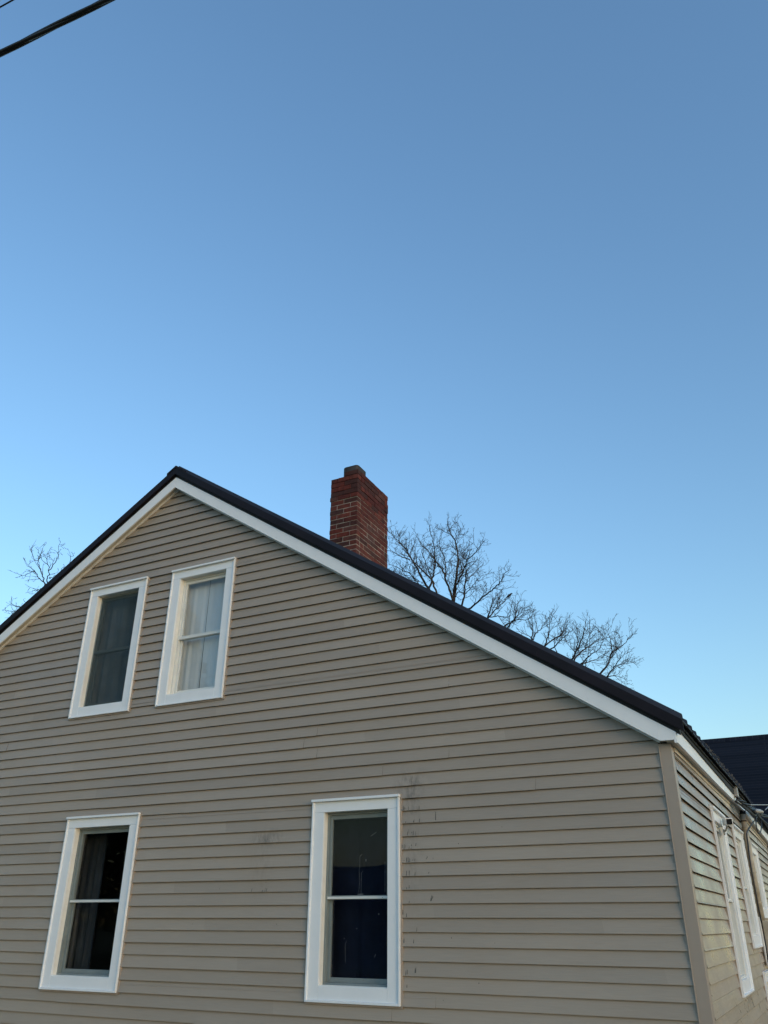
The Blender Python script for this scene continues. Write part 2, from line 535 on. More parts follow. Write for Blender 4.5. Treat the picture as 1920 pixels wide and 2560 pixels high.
# corner posts
mb = MB()
mb.box((-.090, -.012, Z0 - .02), (-.066, 0, 2.875)); mb.box((-.070, -.024, Z0 - .02), (.024, .0, 2.868))
mb.box((-.0695, -.030, Z0 - .02), (-.0625, -.0241, 2.866)); mb.box((0, 0, Z0 - .02), (.0235, .095, 2.85)); mb.box((0, .09, Z0 - .02), (.012, .125, 2.85))
mb.build("corner_board", "corner_vinyl", house, bevel=.0025)
mb = MB()
mb.box((0, DEPTH - .1, Z0 - .02), (.024, DEPTH + .02, 2.82)); mb.box((-.1, DEPTH, Z0 - .02), (-.001, DEPTH + .024, 2.86))
mb.build("corner_board", "corner_vinyl", house, bevel=.0025)
for yy, s in ((0, -1), (DEPTH, 1)):
    mb = MB()
    mb.box((LEFT - .024, min(yy, yy - s * .1), Z0 - .02), (LEFT, max(yy, yy - s * .1), 2.84))
    mb.box((LEFT - .024, min(yy + s * .001, yy + s * .024), Z0 - .02), (LEFT + .09, max(yy + s * .001, yy + s * .024), 2.84))
    mb.build("corner_board", "corner_vinyl", house, bevel=.0025)

# ------------------------------------------------------------------ rakes, eaves, roof
def rake_piece(mb, xa, xb, y0, y1, w0, w1, mi=0, ws=0.0):
    """plumb-cut strip that follows one roof slope"""
    p = []
    for w in (w0, w1):
        for (x, y) in ((xa, y0), (xb, y0), (xb, y1), (xa, y1)):
            p.append((x, y, line(x, w)))
    mb.solid(p, mi)
XE, XL = .088, LEFT - .088                              # ends of the rake boards
for side in (0, 1):
    a, b = ((RX + .0008, XE) if side == 0 else (XL, RX - .0008))
    mb = MB()
    if side == 0:
        xc = -.036
        rake_piece(mb, a, xc, -.110, -.090, 0, .141)
        zf = line(xc)
        k = [(xc, -.110, zf), (XE - .020, -.110, zf), (XE - .020, -.090, zf), (xc, -.090, zf)]
        mb.solid(k + [(x, y, line(x, .141)) for x, y, _ in k])
        k = [(XE - .020, -.110, 2.850), (XE, -.110, 2.850), (XE, -.090, 2.850), (XE - .020, -.090, 2.850)]
        mb.solid(k + [(x, y, line(x, .141)) for x, y, _ in k])
    else:
        rake_piece(mb, a, b, -.110, -.090, 0, .141)
    mb.build("rake_board", "white_trim", house, bevel=.002)
    mb = MB()
    rake_piece(mb, a, b - (.11 if side == 0 else 0), -.089, -.004, .036, .050)
    if side == 0: mb.box((-.05, -.089, 2.880), (.066, -.001, 2.888))
    mb.build("soffit", "soffit_paint", house)
    mb = MB()                                            # moulding where soffit meets siding
    rake_piece(mb, a if side == 0 else a, b - (.14 if side == 0 else 0), -.030, -.001, -.012 if side == 0 else .004, .034)
    mb.build("frieze_trim", "white_trim", house, bevel=.002)
    mb = MB()
    e = .145 if side == 0 else 0
    rake_piece(mb, a, b + (.03 if side == 0 else 0), -.103, -.05, .1412, .186, 0)
    mb.build("drip_edge", "dark_gap", house)
    mb = MB()
    a2, b2 = (a, .155) if side == 0 else (LEFT - .155, b)
    rake_piece(mb, a2, b2, -.140, -.128, .180, .268)
    rake_piece(mb, a2, b2, -.128, .05, .256, .2675)
    rake_piece(mb, a2, b2, -.1395, -.115, .175, .1798)
    # screw heads along the flashing, a few lap joints
    n = 5
    for i in range(1, n):
        x = a2 + (b2 - a2) * i / n
        rake_piece(mb, x - .004, x + .004, -.1415, -.128, .176, .2695)
    mb.build("rake_trim", "dark_metal", house, bevel=.0015)
    # far gable gets the same board
    mb = MB()
    rake_piece(mb, a, b, DEPTH + .09, DEPTH + .11, 0, .141); rake_piece(mb, a, b, DEPTH + .004, DEPTH + .089, .036, .05)
    mb.build("rake_board", "white_trim", house)

def strip_y(mb, x0, x1, z0, z1, ya, yb, n=24, mi=0, hf=1.0):
    """long box along y that follows the slightly bowed eave"""
    k = len(mb.v)
    for i in range(n + 1):
        y = ya + (yb - ya) * i / n; h = hump(y) * hf
        mb.v += [(x0, y, z0 + h), (x1, y, z0 + h), (x1, y, z1 + h), (x0, y, z1 + h)]
    for i in range(n):
        a = k + 4 * i; b = a + 4
        for s in range(4):
            t = (s + 1) % 4
            mb.f.append((a + s, a + t, b + t, b + s)); mb.m.append(mi)
    mb.f.append((k + 3, k + 2, k + 1, k)); mb.m.append(mi)
    e = k + 4 * n
    mb.f.append((e, e + 1, e + 2, e + 3)); mb.m.append(mi)

mb = MB(); strip_y(mb, .066, .088, 2.857, 2.998, -.0885, DEPTH + .1); mb.build("fascia", "white_trim", house, bevel=.0015)
mb = MB(); strip_y(mb, .004, .0655, 2.866, 2.876, -.088, DEPTH + .09); mb.build("soffit", "soffit_paint", house)
mb = MB(); strip_y(mb, .003, .030, 2.826, 2.8655, .13, DEPTH - .11); strip_y(mb, .0032, .018, 2.79, 2.8255, .13, DEPTH - .11)
mb.build("frieze_trim", "soffit_paint", house, bevel=.002)
mb = MB(); strip_y(mb, .060, .112, 2.9985, 3.022, -.085, DEPTH + .1); mb.build("drip_edge", "dark_gap", house)
mb = MB(); mb.box((LEFT - .088, -.0885, 2.857), (LEFT - .066, DEPTH + .1, 2.998)); mb.build("fascia", "white_trim", house)
mb = MB(); mb.box((LEFT - .0655, -.088, 2.866), (LEFT - .004, DEPTH + .09, 2.876)); mb.build("soffit", "soffit_paint", house)

def roof_sheet(side):
    """ribbed metal sheets: profile across y, swept down the slope"""
    mb = MB()
    ys = []
    y = -.125
    pat = [(0, 0), (.185, 0), (.198, .048), (.228, .048), (.240, 0)]
    prof = []
    base = -.125 + .045 - .2
    while base < DEPTH + .12:
        for dy, dz in pat[1:]:
            yy = base + dy
            if -.126 <= yy <= DEPTH + .13: prof.append((yy, dz))
        base += .25
    prof = [(-.126, 0)] + prof + [(DEPTH + .135, 0)]
    xs = [RX, .15] if side == 0 else [RX, LEFT - .15]
    nx = 6
    rows = []
    for i in range(nx + 1):
        t = i / nx
        x = xs[0] + (xs[1] - xs[0]) * t
        top = []; bot = []
        for (yy, dz) in prof:
            h = hump(yy) * t if side == 0 else 0
            z = line(x if side == 0 else min(x, RX - 1e-6), .272) + h
            top.append((x, yy, z + dz)); bot.append((x, yy, z + dz - .006))
        rows.append((top, bot))
    for i in range(nx):
        for k in range(len(prof) - 1):
            (t0, b0), (t1, b1) = rows[i], rows[i + 1]
            mb.face([t0[k], t1[k], t1[k + 1], t0[k + 1]]); mb.face([b0[k], b0[k + 1], b1[k + 1], b1[k]])
    t1, b1 = rows[-1]
    for k in range(len(prof) - 1):
        mb.face([t1[k], b1[k], b1[k + 1], t1[k + 1]])
    for (t0, b0), (t1, b1) in zip(rows, rows[1:]):
        mb.face([t0[0], b0[0], b1[0], t1[0]]); mb.face([t0[-1], t1[-1], b1[-1], b0[-1]])
    return mb.build("roof", "roof_metal", house, fix=False)
roof_r = roof_sheet(0)
roof_l = roof_sheet(1)
# roof deck under the sheets
mb = MB()
for a, b in ((RX + .001, .10), (LEFT - .10, RX - .001)):
    rake_piece(mb, a, b, -.06, DEPTH + .08, .190, .250)
mb.build("roof_deck", "dark_gap", house)
mb = MB()                                                # ridge cap: folded sheet along the ridge
w = .13
for s in (0, 1):
    xa, xb = (RX, RX + w) if s == 0 else (RX - w, RX)
    p = []
    for dz in (.262, .291):
        for (x, y) in ((xa, -.146), (xb, -.146), (xb, DEPTH + .14), (xa, DEPTH + .14)):
            p.append((x, y, line(x, dz) + (.004 if dz > .27 else 0)))
    mb.solid(p)
mb.build("ridge_cap", "dark_metal", house, bevel=.003)

# ------------------------------------------------------------------ chimney
CX0, CX1, CY0, CY1, CTOP = -4.345, -3.915, 1.93, 2.87, 7.372
chim = thing  # (builder below keeps the chimney a part of the roof)
mb = MB(); ch = .0735
mb.box((CX0 + .004, CY0 + .004, 4.6), (CX1 - .004, CY1 - .004, CTOP - 5 * ch - .004), 0)
mb.box((CX0 + .012, CY0 + .012, CTOP - 5 * ch - .0039), (CX1 - .012, CY1 - .012, CTOP - ch - .012), 5)
mats = ["mortar", "brick_a", "brick_b", "brick_c", "brick_d", "brick_e", "flue_clay"]
rb = random.Random(11)
rows = 28
for r in range(rows):
    z1 = CTOP - r * ch; z0 = z1 - ch + (.009 if r < 5 else .0105)
    z1 -= .0
    grow = .004 if r < 6 else 0
    def run(a, b, odd, put):
        L = (b - a)
        n = round(L / .215)
        bl = L / n
        xs = [a + bl * i for i in range(n + 1)]
        if odd: xs = [a] + [a + bl * (i + .5) for i in range(n)] + [b]
        for i in range(len(xs) - 1):
            put(xs[i] + (.0 if i == 0 else .0045), xs[i + 1] - (0 if i == len(xs) - 2 else .0045), i, len(xs) - 1)
    odd = r % 2
    def fb(x0, x1, y0, y1):
        j = rb.uniform(-.0035, .0035)
        mi = rb.choice([1, 1, 2, 2, 3, 3, 4, 5] if r > 6 else [1, 2, 2, 4, 4, 5, 3])
        mb.box((x0 - (j if x0 < CX0 + .02 else 0), y0 - j, z0 + rb.uniform(-.001, .001)), (x1 + (j if x1 > CX1 - .02 else 0), y1 + j, z1), mi)
    def put_front(x0, x1, i, n):
        if r == 0 and x0 < CX0 + .16: return            # the top course has lost bricks at its front left corner
        fb(x0 - grow * (i == 0), x1 + grow * (i == n - 1), CY0 - grow, CY0 + .095)
    run(CX0, CX1, odd, put_front)
    def put_right(y0, y1, i, n):
        fb(CX1 - .095, CX1 + grow, max(y0, CY0 + .1065), y1)
    if True:
        run(CY0, CY1 - .1, 1 - odd, put_right)
    run(CX0, CX1, 1 - odd, lambda x0, x1, i, n: fb(x0, x1, CY1 - .0885, CY1 + grow))
    def put_left(y0, y1, i, n):
        if r == 0: return
        fb(CX0 - grow, CX0 + .095, max(y0, CY0 + .1065), y1)
    run(CY0, CY1 - .1, odd, put_left)
chimney = mb.build("chimney", mats, roof_r, bevel=0)
chimney.matrix_parent_inverse = Matrix()
chimney.parent = roof_r
chimney.matrix_parent_inverse = roof_r.matrix_basis.inverted()

def flue(x0, x1, y0, y1, z0, z1):
    mb = MB(); r = .05; t = .022
    def ring(o, z):
        pts = []
        for (cx, cy, a0) in ((x1 - r, y1 - r, 0), (x0 + r, y1 - r, 90), (x0 + r, y0 + r, 180), (x1 - r, y0 + r, 270)):
            for k in range(5):
                a = rad(a0 + 22.5 * k)
                pts.append((cx + (r - o) * math.cos(a), cy + (r - o) * math.sin(a), z))
        return pts
    R4 = [ring(0, z0), ring(0, z1 - .008), ring(.006, z1), ring(t - .006, z1), ring(t, z1 - .01), ring(t, z0)]
    n = len(R4[0])
    for A, B in zip(R4, R4[1:]):
        for i in range(n):
            j = (i + 1) % n
            mb.face([A[i], A[j], B[j], B[i]])
    return mb
f1 = flue(CX0 + .15, CX1 - .03, CY0 + .05, CY0 + .33, CTOP - .25, CTOP + .118)
f2 = flue(CX0 + .12, CX1 - .05, CY0 + .36, CY0 + .66, CTOP - .25, CTOP + .055)
for f_ in (f1, f2):
    o = f_.build("flue_liner", "flue_clay", roof_r, fix=False)
    o.parent = roof_r
    o.matrix_parent_inverse = roof_r.matrix_basis.inverted()

# ------------------------------------------------------------------ windows
def box_m(mb, M, u0, u1, z0, z1, n0, n1, mi=0):
    mb.box((u0, z0, n0), (u1, z1, n1), mi, M)

def window(M, w, frame_mat, up_mat, label=None, split=.485, screen=False, splashes=None, rec=0.0, pane_mat="window_glass"):
    _, u0, u1, z0, z1 = w
    root = MB()
    C = CAS
    i0, i1, j0, j1 = u0 + C, u1 - C, z0 + C, z1 - .112
    # flat casing boards, butt joints 1 mm open
    e = .017
    box_m(root, M, u0 + e, u1 - e, j1, z1 - e, .001, .026)                       # head
    box_m(root, M, u0 + e, i0, z0 + e, j1 - .001, .001, .0255)                   # legs
    box_m(root, M, i1, u1 - e, z0 + e, j1 - .001, .001, .0255)
    box_m(root, M, i0 + .001, i1 - .001, z0 + e, j0, .001, .025)                 # apron
    box_m(root, M, u0, u0 + e - .0008, z0, z1 - .022, .001, .041)                # raised outer edge
    box_m(root, M, u1 - e + .0008, u1, z0, z1 - .022, .001, .041)
    box_m(root, M, u0 + e, u1 - e, z0, z0 + e - .0008, .001, .041)
    box_m(root, M, u0 - .004, u1 + .004, z1 - .0215, z1, .001, .056)             # drip cap
    chn = MB()
    for (ua, ub, za, zb_) in ((u0 - .016, u0 - .0008, z0 - .016, z1 + .010), (u1 + .0008, u1 + .016, z0 - .016, z1 + .010), (u0, u1, z0 - .016, z0 - .0008), (u0 - .0007, u1 + .0007, z1 + .001, z1 + .012)):
        box_m(chn, M, ua, ub, za, zb_, -.004, .0215)
    win = root.build("window", "white_trim", house, bevel=.002)
    if label: win["label"] = label
    def child(mb, name, mat, bevel=.0015, **k):
        o = mb.build(name, mat, None, bevel=bevel, **k)
        o.parent = win
        o.matrix_parent_inverse = win.matrix_parent_inverse.copy() if False else Matrix.Translation((0, 0, 0))
        o.matrix_parent_inverse = (Matrix.Translation(Vector(house.location)) @ win.matrix_parent_inverse).inverted()
        return o
    child(chn, "trim_channel", "corner_vinyl")
    mb = MB()                                                                     # jamb liner
    D = -.125
    box_m(mb, M, i0 - .02, i0 + .001, j0 - .02, j1 + .02, D, .0)
    box_m(mb, M, i1 - .001, i1 + .02, j0 - .02, j1 + .02, D, .0)
    box_m(mb, M, i0 + .0012, i1 - .0012, j1 - .001, j1 + .02, D, .0)
    box_m(mb, M, i0 + .0012, i1 - .0012, j0 - .02, j0 + .004, D, .004)
    child(mb, "jamb", "cream_jamb")
    mb = MB()                                                                     # blind stop / tracks
    t = .020
    box_m(mb, M, i0 + .0015, i0 + t, j0 + .0045, j1 - .0015, -.120, -.045 + rec)
    box_m(mb, M, i1 - t, i1 - .0015, j0 + .0045, j1 - .0015, -.120, -.045 + rec)
    box_m(mb, M, i0 + t + .0005, i1 - t - .0005, j1 - .022, j1 - .0015, -.120, -.045 + rec)
    box_m(mb, M, i0 + t + .0005, i1 - t - .0005, j0 + .0045, j0 + .02, -.120, -.045 + rec)
    child(mb, "track_frame", "sash_white" if up_mat == "sash_white" else frame_mat)
    a0, a1, b0, b1 = i0 + t + .001, i1 - t - .001, j0 + .021, j1 - .023
    mid = b0 + (b1 - b0) * split
    s = .026
    def sash(z_0, z_1, n0, n1, rb_, rt_, mat):
        mb = MB(); n0 += rec; n1 += rec
        box_m(mb, M, a0, a0 + s, z_0, z_1, n0, n1); box_m(mb, M, a1 - s, a1, z_0, z_1, n0, n1)
        box_m(mb, M, a0 + s + .0004, a1 - s - .0004, z_0, z_0 + rb_, n0, n1 - .0006)
        box_m(mb, M, a0 + s + .0004, a1 - s - .0004, z_1 - rt_, z_1, n0, n1 - .0006)
        child(mb, "sash", mat)
        mb = MB()
        gn = (n0 + n1) / 2
        box_m(mb, M, a0 + s - .003, a1 - s + .003, z_0 + rb_ - .003, z_1 - rt_ + .003, gn - .002, gn + .002)
        return mb, gn
    g, gn = sash(mid - .012, b1, -.082, -.058, .030, .034, up_mat)
    if splashes: splashes(g, M, gn + .003, a0 + s, a1 - s, mid + .02, b1 - .04, 0)
    child(g, "pane", [pane_mat, "splash"], bevel=0)
    g, gn = sash(b0, mid + .012, -.110, -.0835, .036, .026, frame_mat)
    if splashes: splashes(g, M, gn + .003, a0 + s, a1 - s, b0 + .04, mid - .02, 1)
    child(g, "pane", [pane_mat, "splash"], bevel=0)
    mb = MB()                                                                     # meeting rail, caught by the sky
    rh = .017 if pane_mat == "old_window_glass" else .010
    box_m(mb, M, a0 + .001, a1 - .001, mid - rh, mid + rh, -.0575 + rec, -.046 + rec)
    child(mb, "meeting_rail", "storm_frame" if screen else "sash_white")
    if screen:
        mb = MB()
        box_m(mb, M, a0 + .002, a1 - .002, b0 + .002, b1 - .002, -.0445, -.043)
        child(mb, "insect_screen", "insect_screen", bevel=0)
    return (i0, i1, j0, j1)

def splashes(g, M, n, u0, u1, z0, z1, which):
    """dried drips and dabs on the outer face of the glass"""
    W, H = u1 - u0, z1 - z0
    def ribbon(pts, w):
        for (a, b), (c, d) in zip(pts, pts[1:]):
            ua, ub = u0 + a * W, u0 + c * W
            za, zb = z0 + b * H, z0 + d * H
            if abs(zb - za) > abs(ub - ua): g.face([M(ua - w, za, n), M(ua + w, za, n), M(ub + w, zb, n), M(ub - w, zb, n)], 1)
            else: g.face([M(ua, za - w, n), M(ub, zb - w, n), M(ub, zb + w, n), M(ua, za + w, n)], 1)
    if which == 0:
        ribbon([(.54, .02), (.54, .28), (.57, .31)], .0013); ribbon([(.50, .03), (.51, .16), (.50, .33), (.515, .37)], .0011)
        ribbon([(.51, .37), (.51, .50)], .0013); ribbon([(.51, .50), (.55, .525)], .0018); ribbon([(.70, .76), (.80, .81)], .0016)
        ribbon([(.96, .03), (.96, .42)], .0012); ribbon([(.62, .43), (.62, .46)], .003); ribbon([(.48, .012), (.58, .012)], .003)
    else:
        ribbon([(.26, .18), (.25, .42), (.28, .47)], .0011); ribbon([(.45, .62), (.45, .632)], .003); ribbon([(.23, .49), (.23, .50)], .003)
        ribbon([(.83, .81), (.83, .825)], .004); ribbon([(.76, .26), (.78, .30)], .002)

o_ul = window(FM, W_FRONT[0], "storm_frame", "storm_frame", "upper left window with a dark insect screen and grey storm frame", screen=True, pane_mat="old_window_glass")
o_ur = window(FM, W_FRONT[1], "sash_white", "sash_white", "upper right window with white sashes and pale curtains", split=.48, pane_mat="old_window_glass")
o_ll = window(FM, W_FRONT[2], "storm_frame", "storm_frame", "lower left window with dark glass and dim curtains")
o_lm = window(FM, W_FRONT[3], "storm_frame", "storm_frame", "window with drips on its glass and soot beside its frame", splashes=splashes)
o_sa = window(SM, W_SIDE[0], "sash_white", "sash_white", "tall side window nearest the corner, below the camera", rec=.042)
o_sb = window(SM, W_SIDE[1], "sash_white", "sash_white", "side window left of the beige pipe", rec=.042)
o_sc = window(SM, W_SIDE[2], "sash_white", "sash_white", "short side window beyond the beige pipe", rec=.042)
o_sd = window(SM, W_SIDE[3], "sash_white", "sash_white", "low side window under the meter box", rec=.042)

# ------------------------------------------------------------------ curtains behind the glass
def curtain(name, label, mat, M, u0, u1, z0, z1, n, folds, amp, flare=0.0, seed=1):
    rng = random.Random(seed)
    mb = MB(); N = int(folds * 10); R = 10
    ph = [rng.uniform(0, 6.28) for _ in range(4)]
    rows = []
    for j in range(R + 1):
        t = j / R; z = z0 + (z1 - z0) * t
        row = []
        for i in range(N + 1):
            s = i / N
            d = amp * (math.sin(2 * math.pi * folds * s + ph[0] + .6 * math.sin(3 * s + ph[1])) + .4 * math.sin(2 * math.pi * folds * 1.7 * s + ph[2] + t))
            u = u0 + (u1 - u0) * s + flare * (1 - t) * (s - .5)
            row.append((u, z, n + d * (1.0 - .3 * t)))
        rows.append(row)
    for th in (0, -.003):
        for j in range(R):
            for i in range(N):
                q = [rows[j][i], rows[j][i + 1], rows[j + 1][i + 1], rows[j + 1][i]]
                mb.face([M(a, b, c + th) for a, b, c in (q if th == 0 else q[::-1])])
    o = mb.build(name, mat, None, smooth=True, fix=False)
    return tag(o, label, "curtain", None)
i0, i1, j0, j1 = o_ur
mid = i0 + (i1 - i0) * .45
curtain("curtain", "pale sheer curtain panel, left half of the upper right window", "sheer_cloth", FM, i0 - .05, mid - .003, j0 - .05, j1 + .03, -.16, 3, .004, 0, 2)
curtain("curtain", "pale sheer curtain panel, right half of the upper right window", "sheer_cloth", FM, mid + .003, i1 + .10, j0 - .05, j1 + .03, -.16, 3, .005, 0, 5)
i0, i1, j0, j1 = o_ul
curtain("curtain", "dim grey curtain behind the screen of the upper left window", "dim_cloth", FM, i0 - .12, i1 + .02, j0 - .05, j1 + .03, -.22, 5, .016, 0, 3)
i0, i1, j0, j1 = o_ll
curtain("curtain", "dark grey drape at the left of the lower left window", "grey_cloth", FM, i0 - .15, i0 + .22, j0 - .05, j1 + .03, -.26, 4, .02, .04, 4)
curtain("curtain", "dark grey drape at the right of the lower left window", "grey_cloth", FM, i1 - .17, i1 + .12, j0 - .05, j1 + .03, -.26, 4, .02, -.03, 6)
i0, i1, j0, j1 = o_lm
curtain("curtain", "navy blue curtain closed behind the window beside the soot marks", "navy_cloth", FM, i0 - .1, i1 + .1, j0 - .05, j1 + .03, -.24, 4, .012, 0, 8)
i0, i1, j0, j1 = o_sa
curtain("curtain", "navy blue curtain inside the tall side window nearest the corner", "navy_cloth", SM, i0 - .1, i1 + .1, j0 - .05, j1 + .03, -.24, 4, .012, 0, 9)

# ------------------------------------------------------------------ things on the eave wall
PX, PY = .054, 5.16
mast = thing("service_mast", "beige painted conduit rising from the meter box to the eave", "pipe", (PX, PY, 1.7))
mb = MB(); mb.tube([(PX, PY, 1.66), (PX, PY, 2.2), (PX, PY, 2.86 + .06)], .034, 20); mb.build("conduit", "beige_paint", mast, smooth=True)
for z in (2.80, 2.70, 2.72, 1.86, 2.2):
    mb = MB(); mb.tube([(PX, PY, z - .008), (PX, PY, z + .008)], .038, 20); mb.build("collar", "beige_paint" if z != 2.80 else "dark_gap", mast, bevel=.002)
mb = MB(); mb.tube([(PX, PY, 2.885), (PX, PY, 2.925)], [.046, .05], 20); mb.build("roof_boot", "dark_gap", mast)
mbox = thing("meter_box", "beige steel meter box on the side wall below the conduit", "meter box", (.1, 5.15, 1.3))
mb = MB(); mb.box((.02, 4.98, 1.20), (.135, 5.42, 1.655)); mb.build("box_body", "beige_paint", mbox, bevel=.008)
mb = MB(); mb.box((.136, 4.995, 1.21), (.142, 5.405, 1.645)); mb.build("cover", "beige_paint", mbox, bevel=.002)
mb = MB(); mb.tube([(.142, 5.2, 1.46), (.20, 5.2, 1.46), (.225, 5.2, 1.46)], [.09, .088, .05], 20); mb.build("meter", "grey_metal", mbox, smooth=False)
wc = MB(); wc.tube([(.045, 4.90, 1.66), (.045, 4.90, 1.27), (.05, 4.90, 1.18)], .017, 12); wc.box((.02, 4.875, 1.66), (.07, 4.925, 1.70))
tag(wc.build("conduit", "white_plastic", None, bevel=0, smooth=False), "thin white plastic conduit between the side window and the meter box", "pipe")

cam_t = thing("security_camera", "small white security camera with a black face above the tall side window", "camera", (.03, 2.86, 2.52))
cx, cy, cz = .115, 2.40, 2.545
ax = Vector((.30, -.92, -.10)).normalized()
si = ax.cross(Vector((0, 0, 1))).normalized(); uu = si.cross(ax)
def orient(c, s, d, dd):
    return c + si * s + uu * d + ax * dd
def obox(mb, c, hs, hu, d0, d1, mi=0):
    p = []
    for d in (-hu, hu):
        for (s, e) in ((-hs, d0), (hs, d0), (hs, d1), (-hs, d1)):
            p.append(orient(c, s, d, e))
    mb.solid(p, mi)
c0 = Vector((.10, 2.62, 2.545))
mb = MB(); obox(mb, c0, .036, .036, -.10, .05); mb.build("camera_body", "white_plastic", cam_t, bevel=.008)
mb = MB(); obox(mb, c0, .027, .027, .0505, .056); mb.build("lens_face", "black_gloss", cam_t, bevel=.002)
mb = MB(); mb.tube([c0 + Vector((-.02, .06, -.03)), (.06, 2.70, 2.475), (.03, 2.74, 2.46)], .009, 10); mb.tube([(.028, 2.74, 2.46), (.040, 2.74, 2.46)], .03, 16)
mb.build("bracket", "grey_metal", cam_t)

# service drop: wires that land on the eave
drop = thing("service_drop", "black service cables and connectors gathered at the eave", "cable", (.2, 5.2, 2.95))
def smooth_path(pts, n=6):
    P = [Vector(p) for p in pts]; out = []
    for i in range(len(P) - 1):
        p0, p1, p2, p3 = P[max(i - 1, 0)], P[i], P[i + 1], P[min(i + 2, len(P) - 1)]
        for k in range(n):
            t = k / n
            out.append(.5 * ((2 * p1) + (p2 - p0) * t + (2 * p0 - 5 * p1 + 4 * p2 - p3) * t * t + (3 * p1 - p0 - 3 * p2 + p3) * t ** 3))
    out.append(P[-1])
    return out
A1 = [(.20, 6.0, 2.97), (.17, 5.60, 2.86), (.145, 4.75, 2.69), (.14, 4.22, 2.58), (.14, 4.1, 2.54), (.14, 4.05, 2.46), (.14, 3.98, 2.38), (.14, 3.88, 2.22), (.14, 3.86, 1.78), (.14, 3.90, 1.62), (.14, 3.90, 1.43), (.14, 3.84, 1.2), (.14, 3.9, .7)]
mb = MB(); mb.tube(smooth_path(A1), .0085, 8); mb.build("entrance_cable", "black_rubber", drop, smooth=True)
LP = [(.20, 5.24, 2.87), (.2, 5.09, 2.76), (.2, 5.05, 2.68), (.2, 5.28, 2.655), (.2, 5.75, 2.73), (.2, 6.12, 2.84), (.2, 6.2, 2.92)]
mb = MB(); mb.tube(smooth_path(LP), .007, 8); mb.build("drip_loop", "black_rubber", drop, smooth=True)
BN = [(.12, 3.95, 2.93), (.2, 4.42, 2.89), (.2, 5.08, 2.925), (.22, 5.92, 2.985), (.3, 7.2, 3.04), (1.2, 11.0, 3.3), (4.5, 24, 5.2)]
for i in range(3):
    pts = []
    for k, p in enumerate(smooth_path(BN)):
        a = k * .9 + i * 2.09
        pts.append(p + Vector((.012 * math.cos(a), 0, .018 * math.sin(a))))
    mb = MB(); mb.tube(pts, .010, 8); mb.build("cable_strand", "black_rubber", drop, smooth=True)
BN2 = [(.1, 3.95, 2.90), (.2, 4.6, 2.83), (.2, 5.24, 2.87), (.2, 5.6, 2.93), (.2, 6.2, 2.93), (.25, 6.9, 2.9)]
mb = MB(); mb.tube(smooth_path(BN2), .012, 8); mb.build("cable_strand", "black_rubber", drop, smooth=True)
mb = MB(); mb.tube([(.25, 4.76, 2.872), (.25, 4.8, 2.874), (.25, 5.45, 2.94), (.25, 5.5, 2.945)], [.012, .026, .026, .012], 12); mb.build("splice_connector", "grey_metal", drop, smooth=True)
mb = MB(); mb.tube([(.25, 5.72, 2.965), (.25, 5.85, 2.975)], .024, 12); mb.build("splice_connector", "grey_metal", drop, smooth=True)
mb = MB(); mb.tube([(.22, 4.37, 2.90), (.32, 7.08, 3.2), (.33, 7.3, 3.25)], .006, 6); mb.tube([(.32, 7.10, 3.21), (.27, 6.4, 3.06)], .006, 6); mb.build("support_wire", "grey_metal", drop)
mb = MB(); mb.box((.089, 3.98, 2.955), (.135, 4.10, 3.07)); mb.build("wall_bracket", "grey_metal", drop, bevel=.004)

# leaves and curled needles caught on the ribs at the eave
mb = MB(); rl = random.Random(5)
for i in range(110):
    y = 1.3 + 3.6 * i / 110 + rl.uniform(-.02, .02)
    p = Vector((.15 + rl.uniform(-.03, .015), y, 3.035 + hump(y) + .004 + rl.uniform(0, .012)))
    path = [p]
    a = rl.uniform(0, 6.28); r = rl.uniform(.008, .022)
    for k in range(1, 6):
        g = a + k * rl.uniform(.5, .9)
        path.append(p + Vector((r * .4 * math.sin(g * 1.3), r * 1.6 * math.cos(g), abs(r * 1.2 * math.sin(g)) + .004 * k * .4)))
    mb.tube(path, .0016, 4)
dl = mb.build("leaf_litter", "dry_litter", None)
dl["kind"] = "stuff"; tag(dl, "curled dry needles caught along the metal eave", "leaf litter")

# ------------------------------------------------------------------ ground
mb = MB()
mb.face([(-400, -400, 0), (400, -400, 0), (400, 400, 0), (-400, 400, 0)])
g = mb.build("ground", "grass_green", None); g["kind"] = "structure"
mb = MB(); mb.face([(-400, -17, .004), (400, -17, .004), (400, -9.5, .004), (-400, -9.5, .004)])
g = mb.build("road", "asphalt", None); g["kind"] = "structure"
mb = MB(); mb.box((-60, -9.5, -.05), (60, -9.3, .12)); g = mb.build("kerb", "concrete", None); g["kind"] = "structure"
mb = MB(); mb.face([(.9, -9.3, .004), (4.4, -9.3, .004), (4.4, 12, .004), (.9, 12, .004)])
g = mb.build("driveway", "asphalt", None); g["kind"] = "structure"

